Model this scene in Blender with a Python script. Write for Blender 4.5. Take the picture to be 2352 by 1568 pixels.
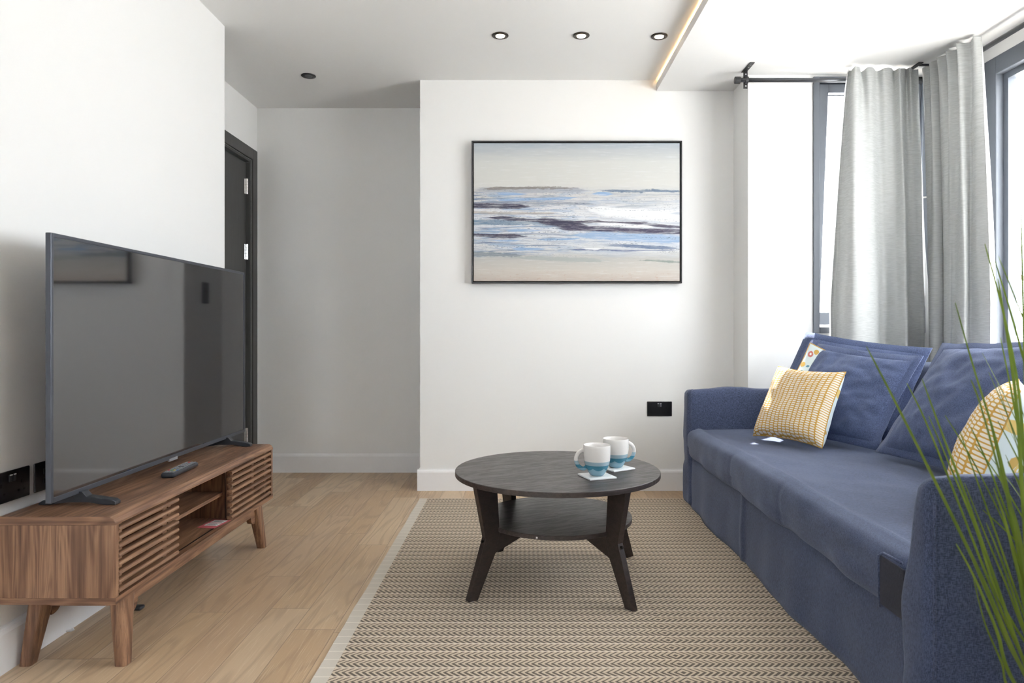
import bpy, math, random
from mathutils import Vector, noise, Matrix
for o in list(bpy.data.objects): bpy.data.objects.remove(o)
S = bpy.context.scene
C = S.collection
random.seed(7)

# ---------------------------------------------------------------- camera, world, sun, exposure
F, VX, VY, H = 1580.0, 1195.0, 757.0, 0.94      # focal length (px), vanishing point, eye height
cam = bpy.data.cameras.new('camera'); co = bpy.data.objects.new('camera', cam); C.objects.link(co)
cam.sensor_width = 36; cam.lens = 36 * F / 2352
cam.shift_x = -(VX - 1176) / 2352; cam.shift_y = (VY - 784) / 2352
co.location = (0, 0, H); co.rotation_euler = (math.pi/2, 0, 0)
cam.clip_start = 0.05
cam.dof.use_dof = True; cam.dof.focus_distance = 3.0; cam.dof.aperture_fstop = 6.3
S.camera = co
S.view_settings.view_transform = 'Standard'; S.view_settings.look = 'None'
S.view_settings.gamma = 1; S.view_settings.use_curve_mapping = False
S.view_settings.exposure = 0.45

W = bpy.data.worlds.new('world'); S.world = W; W.use_nodes = True
bg = W.node_tree.nodes['Background']
bg.inputs[0].default_value = (0.90, 0.95, 1.0, 1); bg.inputs[1].default_value = 9.5

sun = bpy.data.lights.new('sun', 'SUN'); so = bpy.data.objects.new('sun', sun); C.objects.link(so)
sun.energy = 24; sun.angle = math.radians(0.5); sun.color = (1, .95, .88)
el = math.radians(60); az = (0.69, 0.724)
d = Vector((math.cos(el)*az[0], math.cos(el)*az[1], math.sin(el)))
so.rotation_euler = d.to_track_quat('Z', 'Y').to_euler()

def P(px, py, D):                                # pixel + depth -> world point
    return Vector(((px-VX)/F*D, D, H - (py-VY)/F*D))

# ---------------------------------------------------------------- node helpers
class N:
    def __init__(s, name):
        s.m = bpy.data.materials.new(name); s.m.use_nodes = True
        s.t = s.m.node_tree; s.b = s.t.nodes['Principled BSDF']
    def n(s, typ, **k):
        x = s.t.nodes.new(typ)
        for a, v in k.items(): setattr(x, a, v)
        return x
    def set(s, sock, v):
        if isinstance(v, bpy.types.NodeSocket): s.t.links.new(v, sock)
        elif v is not None:
            try: sock.default_value = v
            except Exception: sock.default_value = (*v, 1)
    def M(s, op, a, b=None, c=None, clamp=False):
        x = s.n('ShaderNodeMath', operation=op, use_clamp=clamp)
        s.set(x.inputs[0], a)
        if b is not None: s.set(x.inputs[1], b)
        if c is not None: s.set(x.inputs[2], c)
        return x.outputs[0]
    def mr(s, v, a, b, c=0., d=1., smooth=True):
        x = s.n('ShaderNodeMapRange', interpolation_type='SMOOTHSTEP' if smooth else 'LINEAR')
        for i, q in enumerate((v, a, b, c, d)): s.set(x.inputs[i], q)
        return x.outputs[0]
    def mix(s, f, a, b, blend='MIX'):
        x = s.n('ShaderNodeMix', data_type='RGBA', blend_type=blend)
        s.set(x.inputs[0], f); s.set(x.inputs[6], a); s.set(x.inputs[7], b)
        return x.outputs[2]
    def obj(s): return s.n('ShaderNodeTexCoord').outputs['Object']
    def uv(s): return s.n('ShaderNodeTexCoord').outputs['UV']
    def sep(s, v):
        x = s.n('ShaderNodeSeparateXYZ'); s.set(x.inputs[0], v); return x.outputs
    def comb(s, a, b, c=0.):
        x = s.n('ShaderNodeCombineXYZ')
        for i, q in enumerate((a, b, c)): s.set(x.inputs[i], q)
        return x.outputs[0]
    def scale(s, v, sc):
        x = s.n('ShaderNodeMapping'); s.set(x.inputs[0], v); x.inputs[3].default_value = sc
        return x.outputs[0]
    def noise(s, v, sc, det=3., rough=.5, dist=0., col=False):
        x = s.n('ShaderNodeTexNoise'); s.set(x.inputs['Vector'], v)
        x.inputs['Scale'].default_value = sc; x.inputs['Detail'].default_value = det
        x.inputs['Roughness'].default_value = rough; x.inputs['Distortion'].default_value = dist
        return x.outputs['Color' if col else 'Fac']
    def ramp(s, f, stops, interp='LINEAR'):
        x = s.n('ShaderNodeValToRGB'); cr = x.color_ramp; cr.interpolation = interp
        while len(cr.elements) < len(stops): cr.elements.new(.5)
        for e, (p, c) in zip(cr.elements, stops):
            e.position = p; e.color = (*c, 1)
        s.set(x.inputs[0], f); return x.outputs[0]
    def bump(s, h, st=.3, dist=.01):
        x = s.n('ShaderNodeBump'); x.inputs['Strength'].default_value = st
        x.inputs['Distance'].default_value = dist; s.set(x.inputs['Height'], h)
        s.set(s.b.inputs['Normal'], x.outputs[0])
    def out(s, color=None, rough=.5, metal=0., **k):
        if color is not None: s.set(s.b.inputs['Base Color'], color)
        s.set(s.b.inputs['Roughness'], rough); s.b.inputs['Metallic'].default_value = metal
        for a, v in k.items(): s.set(s.b.inputs[a.replace('_', ' ')], v)
        return s.m

def plain(name, col, rough=.5, metal=0., var=.04, **k):
    m = N(name); f = m.noise(m.obj(), 40, 3)
    c = m.mix(f, tuple(max(0, x*(1-var)) for x in col), tuple(min(1, x*(1+var)) for x in col))
    return m.out(c, rough, metal, **k)

def emit(name, col, st):
    m = N(name); m.b.inputs['Emission Color'].default_value = (*col, 1)
    m.b.inputs['Emission Strength'].default_value = st
    return m.out(col, .5)

def wall_mat(name, col):
    m = N(name); v = m.obj()
    c = m.mix(m.noise(v, 1.2, 2), tuple(x*.985 for x in col), col)
    m.bump(m.noise(v, 260, 2), .04, .002)
    return m.out(c, .62)
M_wall = wall_mat('wall_paint', (.86, .86, .85))
M_ceil = wall_mat('ceiling_paint', (.84, .84, .83))
M_trim = plain('trim_gloss', (.86, .86, .87), .32, var=.01)
M_black = plain('black_metal', (.035, .036, .038), .4, .3)
M_rod = plain('rod_metal', (.10, .105, .115), .3, .8)
M_chrome = plain('chrome', (.75, .75, .75), .2, 1)
M_socket = plain('socket_black', (.010, .010, .013), .28)
M_dark = plain('hole_dark', (.002, .002, .002), .6)
M_frame = plain('window_grey', (.13, .145, .17), .4, .1)
M_plast = plain('black_plastic', (.030, .034, .042), .35)
M_bezel = plain('tv_bezel', (.075, .082, .10), .35, .4)
M_pot = plain('pot_ceramic', (.55, .53, .50), .4)
M_soil = plain('soil', (.05, .03, .02), .9, var=.5)
M_pebble = plain('white_plastic', (.8, .8, .8), .4)

def door_mat():
    m = N('door_charcoal'); v = m.obj()
    g = m.noise(m.scale(v, (90, 90, 5)), 1, 4)
    m.bump(g, .15, .002)
    return m.out(m.mix(g, (.048, .048, .046), (.075, .075, .072)), .5)
M_door = door_mat()

def glass_mat():
    m = N('window_glass'); t = m.t
    tr = m.n('ShaderNodeBsdfTransparent'); gl = m.n('ShaderNodeBsdfGlossy')
    gl.inputs['Roughness'].default_value = .02
    mx = m.n('ShaderNodeMixShader'); mx.inputs[0].default_value = .06
    t.links.new(tr.outputs[0], mx.inputs[1]); t.links.new(gl.outputs[0], mx.inputs[2])
    t.links.new(mx.outputs[0], t.nodes['Material Output'].inputs[0])
    return m.m
M_glass = glass_mat()

def floor_mat():
    m = N('oak_planks'); v = m.obj(); x, y, z = m.sep(v)
    xi = m.M('DIVIDE', m.M('ADD', x, 5.0), .130); i = m.M('FLOOR', xi); fx = m.M('FRACT', xi)
    w1 = m.n('ShaderNodeTexWhiteNoise', noise_dimensions='1D'); m.set(w1.inputs['W'], i)
    yi = m.M('DIVIDE', m.M('ADD', y, m.M('MULTIPLY', w1.outputs[0], 3.0)), .85); j = m.M('FLOOR', yi); fy = m.M('FRACT', yi)
    w2 = m.n('ShaderNodeTexWhiteNoise', noise_dimensions='2D'); m.set(w2.inputs['Vector'], m.comb(i, j))
    r = w2.outputs[0]
    off = m.M('MULTIPLY', r, 37.0)
    gv = m.comb(m.M('ADD', m.M('MULTIPLY', x, 7.0), off), m.M('ADD', m.M('MULTIPLY', y, .8), off), off)
    warp = m.noise(gv, 1.0, 2, .5)
    ring = m.M('FRACT', m.M('MULTIPLY', warp, 11.0))
    ringl = m.M('MULTIPLY', m.mr(ring, 0., .25), m.mr(ring, 1., .7))
    fine = m.noise(m.comb(m.M('MULTIPLY', x, 260.), m.M('ADD', m.M('MULTIPLY', y, 7.), off), off), 1, 3, .6)
    big = m.noise(v, 2.2, 2)
    c = m.ramp(r, [(0, (.47, .315, .185)), (.35, (.56, .40, .25)), (.7, (.64, .485, .325)), (1, (.51, .355, .225))])
    c = m.mix(m.M('MULTIPLY', m.M('SUBTRACT', 1.0, ringl), .38), c, (.29, .19, .115))
    c = m.mix(m.mr(fine, .5, .75, 0, .45), c, (.80, .67, .49))
    c = m.mix(m.mr(big, .35, .65, 0, .15), c, (.40, .30, .22))
    edge = m.M('MINIMUM', m.M('MINIMUM', fx, m.M('SUBTRACT', 1., fx)), m.M('MULTIPLY', m.M('MINIMUM', fy, m.M('SUBTRACT', 1., fy)), 5.2))
    e = m.mr(edge, 0., .016)
    c = m.mix(e, (.30, .22, .15), c)
    m.bump(m.M('ADD', m.M('MULTIPLY', fine, .3), e), .15, .002)
    return m.out(c, m.mr(fine, 0, 1, .36, .52))
M_floor = floor_mat()

def rug_mat(x0, xl, y0, row=.0490, pit=.0185):
    m = N('rug_weave'); v = m.obj(); x, y, z = m.sep(v)
    sx = m.M('SUBTRACT', x, x0); u = m.M('ABSOLUTE', sx)
    vv = m.M('FRACT', m.M('DIVIDE', m.M('SUBTRACT', y, y0), row))
    k = m.M('ABSOLUTE', m.M('SUBTRACT', vv, .5))
    t = m.M('ADD', m.M('DIVIDE', u, pit), m.M('MULTIPLY', k, 2.9))
    jag = m.M('MULTIPLY', m.M('SUBTRACT', m.M('FRACT', m.M('DIVIDE', x, .0031)), .5), .16)
    fr = m.M('FRACT', m.M('ADD', t, jag))
    wid = m.mr(vv, .40, .60, .58, .34)       # darker stroke on the near half of each row
    st = m.M('MULTIPLY', m.M('LESS_THAN', fr, wid), m.M('LESS_THAN', k, .452))
    wv = m.M('MULTIPLY', m.M('FRACT', m.M('DIVIDE', y, .0035)), m.M('FRACT', m.M('DIVIDE', x, .0035)))
    st = m.M('MULTIPLY', st, m.mr(wv, .0, .12, .45, 1.))
    bord = m.M('GREATER_THAN', x, xl)
    st = m.M('MULTIPLY', st, bord)
    line = m.M('GREATER_THAN', k, .468)
    nz = m.noise(v, 420, 2)
    base = m.mix(nz, (.52, .42, .31), (.72, .61, .47))
    base = m.mix(m.M('SUBTRACT', 1., bord), base, (.62, .57, .50))
    base = m.mix(m.M('MULTIPLY', line, .8), base, (.85, .79, .70))
    c = m.mix(st, base, m.mix(nz, (.065, .050, .044), (.11, .088, .078)))
    m.bump(m.M('ADD', m.M('MULTIPLY', wv, .6), m.M('ADD', st, line)), .5, .002)
    return m.out(c, .9)

def wood_mat(name, ax, dark=(.085, .040, .023), mid=(.205, .104, .060), lite=(.38, .215, .125), sc=1.0, rough=.42):
    m = N(name); v = m.obj()
    def st(l, w): return {'x': (l, w, w), 'y': (w, l, w), 'z': (w, w, l)}[ax]
    a = m.noise(m.scale(v, st(1.6*sc, 34*sc)), 1, 5, .6, .5)
    b = m.noise(m.scale(v, st(8, 330)), 1, 3, .6)
    w = m.noise(m.scale(v, st(1.1, 9)), 1, 2, .5, .6)
    rg = m.M('ADD', m.M('MULTIPLY', m.M('SINE', m.M('MULTIPLY', w, 95.)), .5), .5)
    d = m.noise(m.scale(v, st(2.0, 95)), 1, 3, .6, .3)
    f = m.M('ADD', m.M('MULTIPLY', a, .55), m.M('ADD', m.M('MULTIPLY', rg, .10), m.M('MULTIPLY', d, .40)))
    c = m.ramp(f, [(.36, dark), (.50, mid), (.66, lite)])
    c = m.mix(m.mr(b, .52, .72, 0, .55), c, dark)
    m.bump(b, .1, .001)
    return m.out(c, rough)
M_wy = wood_mat('walnut_y', 'y'); M_wz = wood_mat('walnut_z', 'z'); M_wx = wood_mat('walnut_x', 'x')
M_wd = wood_mat('walnut_slat', 'y', (.12, .058, .034), (.25, .135, .078), (.38, .22, .13))
def espresso(name, rough, a, b, st=.5, rot=0.):
    m = N(name); mp = m.n('ShaderNodeMapping'); m.set(mp.inputs[0], m.obj()); mp.inputs[2].default_value = (0, 0, rot); v = mp.outputs[0]
    g = m.noise(m.scale(v, (9, 70, 85)), 1, 5, .65, .8); h = m.noise(m.scale(v, (40, 500, 500)), 1, 3, .6)
    k = m.mr(m.M('ADD', m.M('MULTIPLY', g, .7), m.M('MULTIPLY', h, .3)), .4, .6)
    m.bump(g, st, .002)
    return m.out(m.mix(k, a, b), m.mr(k, 0, 1, rough+.07, rough-.03), Specular_IOR_Level=.7)
M_esp = espresso('espresso_top', .36, (.026, .019, .018), (.054, .042, .040), .4, -.45); M_espl = espresso('espresso_leg', .42, (.015, .009, .008), (.030, .019, .016), .2)

def fabric(name, a, b, sheen=.25):
    m = N(name); v = m.obj()
    f1 = m.noise(m.scale(v, (700, 700, 110)), 1, 3); f2 = m.noise(m.scale(v, (110, 700, 700)), 1, 3)
    f = m.M('ADD', m.M('MULTIPLY', f1, .5), m.M('MULTIPLY', f2, .5))
    f = m.mr(f, .41, .59)
    big = m.noise(v, 6, 3)
    c = m.mix(f, a, b); c = m.mix(m.mr(big, .3, .7, 0, .18), c, b)
    m.bump(m.M('ADD', m.M('MULTIPLY', f, .4), m.noise(v, 14, 3)), .25, .004)
    m.b.inputs['Sheen Weight'].default_value = sheen
    m.b.inputs['Sheen Roughness'].default_value = .4
    m.b.inputs['Sheen Tint'].default_value = (.75, .82, 1, 1)
    return m.out(c, .85)
M_sofa = fabric('blue_denim', (.022, .031, .068), (.080, .106, .198))
M_pil = fabric('blue_pillow', (.026, .040, .100), (.100, .136, .270))

def curtain_mat():
    m = N('curtain_linen'); v = m.obj()
    f = m.noise(m.scale(v, (25, 25, 420)), 1, 3, .6)
    c = m.mix(m.mr(f, .35, .65), (.44, .455, .45), (.54, .555, .55))
    m.bump(f, .1, .002)
    tr = m.n('ShaderNodeBsdfTranslucent'); tr.inputs[0].default_value = (.7, .7, .68, 1)
    mx = m.n('ShaderNodeMixShader'); mx.inputs[0].default_value = .02
    m.out(c, .85)
    m.t.links.new(m.b.outputs[0], mx.inputs[1]); m.t.links.new(tr.outputs[0], mx.inputs[2])
    m.t.links.new(mx.outputs[0], m.t.nodes['Material Output'].inputs[0])
    return m.m
M_cur = curtain_mat()
def lining_mat():
    m = N('curtain_lining')
    tr = m.n('ShaderNodeBsdfTranslucent'); tr.inputs[0].default_value = (.9, .9, .9, 1)
    mx = m.n('ShaderNodeMixShader'); mx.inputs[0].default_value = .5
    m.out((.85, .85, .85), .8)
    m.t.links.new(m.b.outputs[0], mx.inputs[1]); m.t.links.new(tr.outputs[0], mx.inputs[2])
    m.t.links.new(mx.outputs[0], m.t.nodes['Material Output'].inputs[0])
    return m.m
M_lin = lining_mat()

def oval_mat(cu=.0265, cv=.0125):
    m = N('mustard_oval_print'); uv = m.uv(); x, y, z = m.sep(uv)
    u = m.M('DIVIDE', x, cu); i = m.M('FLOOR', u); fu = m.M('FRACT', u)
    w = m.n('ShaderNodeTexWhiteNoise', noise_dimensions='1D'); m.set(w.inputs['W'], i)
    vv = m.M('ADD', m.M('DIVIDE', y, cv), m.M('MULTIPLY', w.outputs[0], .9)); fv = m.M('FRACT', vv)
    a = m.M('POWER', m.M('DIVIDE', m.M('ABSOLUTE', m.M('SUBTRACT', fu, .5)), .41), 4.)
    b = m.M('POWER', m.M('DIVIDE', m.M('ABSOLUTE', m.M('SUBTRACT', fv, .5)), .33), 3.)
    ins = m.mr(m.M('ADD', a, b), 1.15, .85)
    nz = m.noise(uv, 500, 2)
    m.bump(nz, .1, .001)
    return m.out(m.mix(ins, (.62, .36, .075), (.84, .79, .70)), .85)
M_oval = oval_mat(); M_oval2 = oval_mat(.033, .0150); M_oval2.name = 'mustard_oval_print_large'
def floral_mat():
    m = N('floral_print'); uv = m.uv()
    vo = m.n('ShaderNodeTexVoronoi'); m.set(vo.inputs['Vector'], uv); vo.inputs['Scale'].default_value = 17
    dd = m.M('ADD', vo.outputs['Distance'], m.M('MULTIPLY', m.noise(uv, 40, 2), .25))
    r = m.sep(vo.outputs['Color'])[0]
    pet = m.ramp(r, [(0, (.10, .27, .38)), (.3, (.62, .40, .10)), (.55, (.16, .33, .42)), (.75, (.66, .22, .20)), (.88, (.75, .55, .18))], 'CONSTANT')
    c = m.mix(m.mr(dd, .56, .50), (.72, .82, .84), pet)
    c = m.mix(m.mr(dd, .30, .25), c, (.88, .88, .86))
    return m.out(c, .85)
M_flor = floral_mat()

def painting_mat(Wd, Ht):
    m = N('abstract_seascape'); x, y, z = m.sep(m.uv())
    u, v = x, y
    n1 = m.noise(m.comb(m.M('MULTIPLY', u, 3.), m.M('MULTIPLY', v, 26.)), 1, 4, .6)
    n2 = m.noise(m.comb(m.M('MULTIPLY', u, 9.), m.M('MULTIPLY', v, 95.)), 1, 5, .7)
    n3 = m.noise(m.comb(m.M('MULTIPLY', u, 40.), m.M('MULTIPLY', v, 70.)), 1, 4, .7)
    n4 = m.noise(m.comb(m.M('MULTIPLY', u, 6.), m.M('MULTIPLY', v, 150.)), 1, 6, .75)
    n5 = m.noise(m.comb(m.M('ADD', m.M('MULTIPLY', u, 3.5), 9.), m.M('MULTIPLY', v, 75.)), 1, 6, .75)
    n6 = m.noise(m.comb(m.M('MULTIPLY', u, 90.), m.M('MULTIPLY', v, 120.)), 1, 4, .7)
    c1 = lambda q: m.M('SUBTRACT', q, .5)
    vd = m.M('ADD', v, m.M('ADD', m.M('MULTIPLY', c1(n1), .10), m.M('MULTIPLY', c1(n2), .03)))
    c = m.ramp(vd, [(0, (.60, .52, .46)), (.07, (.66, .62, .56)), (.17, (.56, .56, .53)), (.22, (.72, .74, .74)),
                    (.30, (.70, .74, .78)), (.50, (.82, .84, .86)), (.62, (.66, .66, .64)), (.70, (.72, .72, .68)),
                    (.86, (.70, .71, .68)), (.93, (.58, .61, .62)), (1, (.44, .50, .56))])
    # sandy and grey veils
    c = m.mix(m.mr(n2, .52, .68, 0, .35), c, (.86, .87, .87))
    g = m.M('MULTIPLY', m.mr(n1, .5, .7), m.M('MULTIPLY', m.mr(v, .72, .60), m.mr(v, .12, .3)))
    c = m.mix(m.M('MULTIPLY', g, .55), c, (.36, .43, .50))
    c = m.mix(m.M('MULTIPLY', m.mr(n3, .55, .7), m.M('MULTIPLY', m.mr(v, .12, 0.), .6)), c, (.52, .30, .20))
    sea = m.M('MULTIPLY', m.mr(v, .69, .62), m.mr(v, .14, .24))
    lft = m.mr(u, .9, .1, .35, 1.)
    c = m.mix(m.M('MULTIPLY', m.M('MULTIPLY', m.mr(n5, .505, .57), sea), m.M('MULTIPLY', lft, .85)), c, (.09, .16, .31))
    c = m.mix(m.M('MULTIPLY', m.M('MULTIPLY', m.mr(m.noise(m.comb(m.M('MULTIPLY', u, 5.), m.M('MULTIPLY', v, 22.)), 1, 5, .65), .50, .58), sea), m.M('MULTIPLY', lft, .65)), c, (.30, .44, .64))
    c = m.mix(m.M('MULTIPLY', m.M('MULTIPLY', m.mr(n4, .53, .60), sea), m.M('MULTIPLY', lft, .7)), c, (.42, .34, .27))
    def stroke(c, u0, u1, v0, v1, th, col, fu=.06, rough=.05, a=1., sp=.5):
        w = m.M('MULTIPLY', m.mr(u, u0-fu, u0+fu), m.mr(u, u1+fu, u1-fu))
        cen = m.mr(u, u0, u1, v0, v1, False)
        dd = m.M('ABSOLUTE', m.M('SUBTRACT', m.M('ADD', v, m.M('MULTIPLY', c1(n1), rough)), cen))
        dd = m.M('ADD', dd, m.M('MULTIPLY', c1(n3), th*sp)); dd = m.M('ADD', dd, m.M('MULTIPLY', c1(n2), th*.9))
        dd = m.M('ADD', dd, m.M('MULTIPLY', m.M('SUBTRACT', 1., w), th*1.6))
        brk = m.mr(n4, .37, .45, 1-min(.95, .35*sp+.15), 1.)
        return m.mix(m.M('MULTIPLY', m.M('MULTIPLY', m.mr(dd, th, th*.55), a), brk), c, col)
    sky = (.30, .46, .70); navy = (.045, .040, .085); ind = (.06, .11, .24); teal = (.14, .20, .25); wht = (.90, .92, .93)
    c = stroke(c, .0, .55, .665, .655, .022, (.36, .38, .46), a=.7, sp=1.5)
    c = stroke(c, .05, .50, .675, .67, .012, (.20, .17, .13), a=.7, sp=2.5)
    c = stroke(c, .62, 1.02, .655, .648, .014, (.10, .17, .28), a=.9, sp=1.6)
    c = stroke(c, .57, .68, .632, .63, .016, sky)
    c = stroke(c, .10, .26, .636, .632, .012, sky)
    c = stroke(c, .10, .50, .592, .60, .013, sky)
    c = stroke(c, .00, .60, .57, .555, .012, (.27, .30, .38), a=.8, sp=1.4)
    c = stroke(c, -.1, .28, .548, .545, .019, navy, .08, sp=1.)
    c = stroke(c, -.1, .40, .50, .49, .012, (.50, .42, .34), a=.6, sp=1.4)
    c = stroke(c, .55, 1.05, .52, .45, .045, wht, .1)
    c = stroke(c, -.1, .45, .425, .425, .025, (.14, .24, .36), .1, a=.85, sp=1.4)
    c = stroke(c, .05, .60, .46, .42, .015, navy, .08)
    c = stroke(c, .28, .56, .445, .395, .034, navy, .08, .03)
    c = stroke(c, .40, 1.05, .385, .352, .026, (.055, .045, .10), .08, .03)
    c = stroke(c, .50, .85, .435, .425, .008, (.10, .08, .12), sp=1.)
    c = stroke(c, .70, 1.05, .425, .385, .010, (.08, .07, .12), sp=1.)
    c = stroke(c, .60, .88, .412, .395, .009, wht, .04)
    c = stroke(c, .48, 1.05, .335, .30, .035, sky, .1, a=.85, sp=1.)
    c = stroke(c, .15, .33, .367, .362, .013, sky)
    c = stroke(c, -.1, .26, .335, .325, .016, navy, .08, sp=1.)
    c = stroke(c, .08, .24, .298, .295, .012, sky)
    c = stroke(c, .30, .52, .298, .302, .013, sky)
    c = stroke(c, .65, 1.0, .263, .235, .014, (.10, .16, .30), a=.9, sp=1.6)
    c = stroke(c, .18, .35, .236, .232, .010, sky)
    c = stroke(c, .45, .98, .224, .222, .006, (.16, .20, .34), sp=.8)
    c = stroke(c, .52, .62, .230, .230, .009, wht, .03)
    c = stroke(c, -.1, .25, .20, .185, .018, teal, .08, a=.7, sp=1.8)
    c = stroke(c, .20, .65, .17, .15, .02, (.42, .46, .45), .1, a=.7, sp=1.4)
    c = stroke(c, .80, 1.02, .145, .135, .008, (.24, .30, .27), a=.8, sp=2.)
    c = m.mix(m.M('MULTIPLY', m.M('MULTIPLY', m.mr(n4, .52, .58), sea), .5), c, (.86, .88, .89))
    c = m.mix(m.M('MULTIPLY', m.M('MULTIPLY', m.mr(n5, .455, .42), m.mr(n6, .5, .6)), m.M('MULTIPLY', sea, .8)), c, (.07, .10, .16))
    c = m.mix(1.0, c, (.84, .84, .85), 'MULTIPLY')
    m.bump(n4, .15, .002)
    return m.out(c, .55)

def mug_mat():
    m = N('banded_glaze'); v = m.obj(); x, y, z = m.sep(v)
    ang = m.M('ARCTAN2', y, x)
    wav = m.M('MULTIPLY', m.M('ABSOLUTE', m.M('SINE', m.M('MULTIPLY', ang, 3.))), .008)
    c = m.mix(m.M('GREATER_THAN', z, m.M('SUBTRACT', .0285, wav)), (.22, .40, .50), (.060, .235, .335))
    c = m.mix(m.M('GREATER_THAN', z, .039), c, (.36, .50, .58))
    c = m.mix(m.M('GREATER_THAN', z, .0525), c, (.82, .80, .78))
    return m.out(c, .12)
M_mug = mug_mat()
M_mugin = plain('mug_inside', (.82, .80, .78), .12, var=.01)
M_coast = plain('coaster_white', (.80, .82, .83), .3)
def screen_mat():
    m = N('tv_screen'); m.b.inputs['Specular IOR Level'].default_value = 1.0
    m.b.inputs['IOR'].default_value = 1.75
    return m.out((.012, .012, .014), .05)
M_scr = screen_mat()
def leaf_mat():
    m = N('grass_blade'); v = m.obj()
    c = m.mix(m.noise(v, 18, 2), (.055, .11, .014), (.20, .27, .035))
    tr = m.n('ShaderNodeBsdfTranslucent'); m.set(tr.inputs[0], c)
    mx = m.n('ShaderNodeMixShader'); mx.inputs[0].default_value = .35
    m.out(c, .45)
    m.t.links.new(m.b.outputs[0], mx.inputs[1]); m.t.links.new(tr.outputs[0], mx.inputs[2])
    m.t.links.new(mx.outputs[0], m.t.nodes['Material Output'].inputs[0])
    return m.m
M_leaf = leaf_mat()

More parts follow.
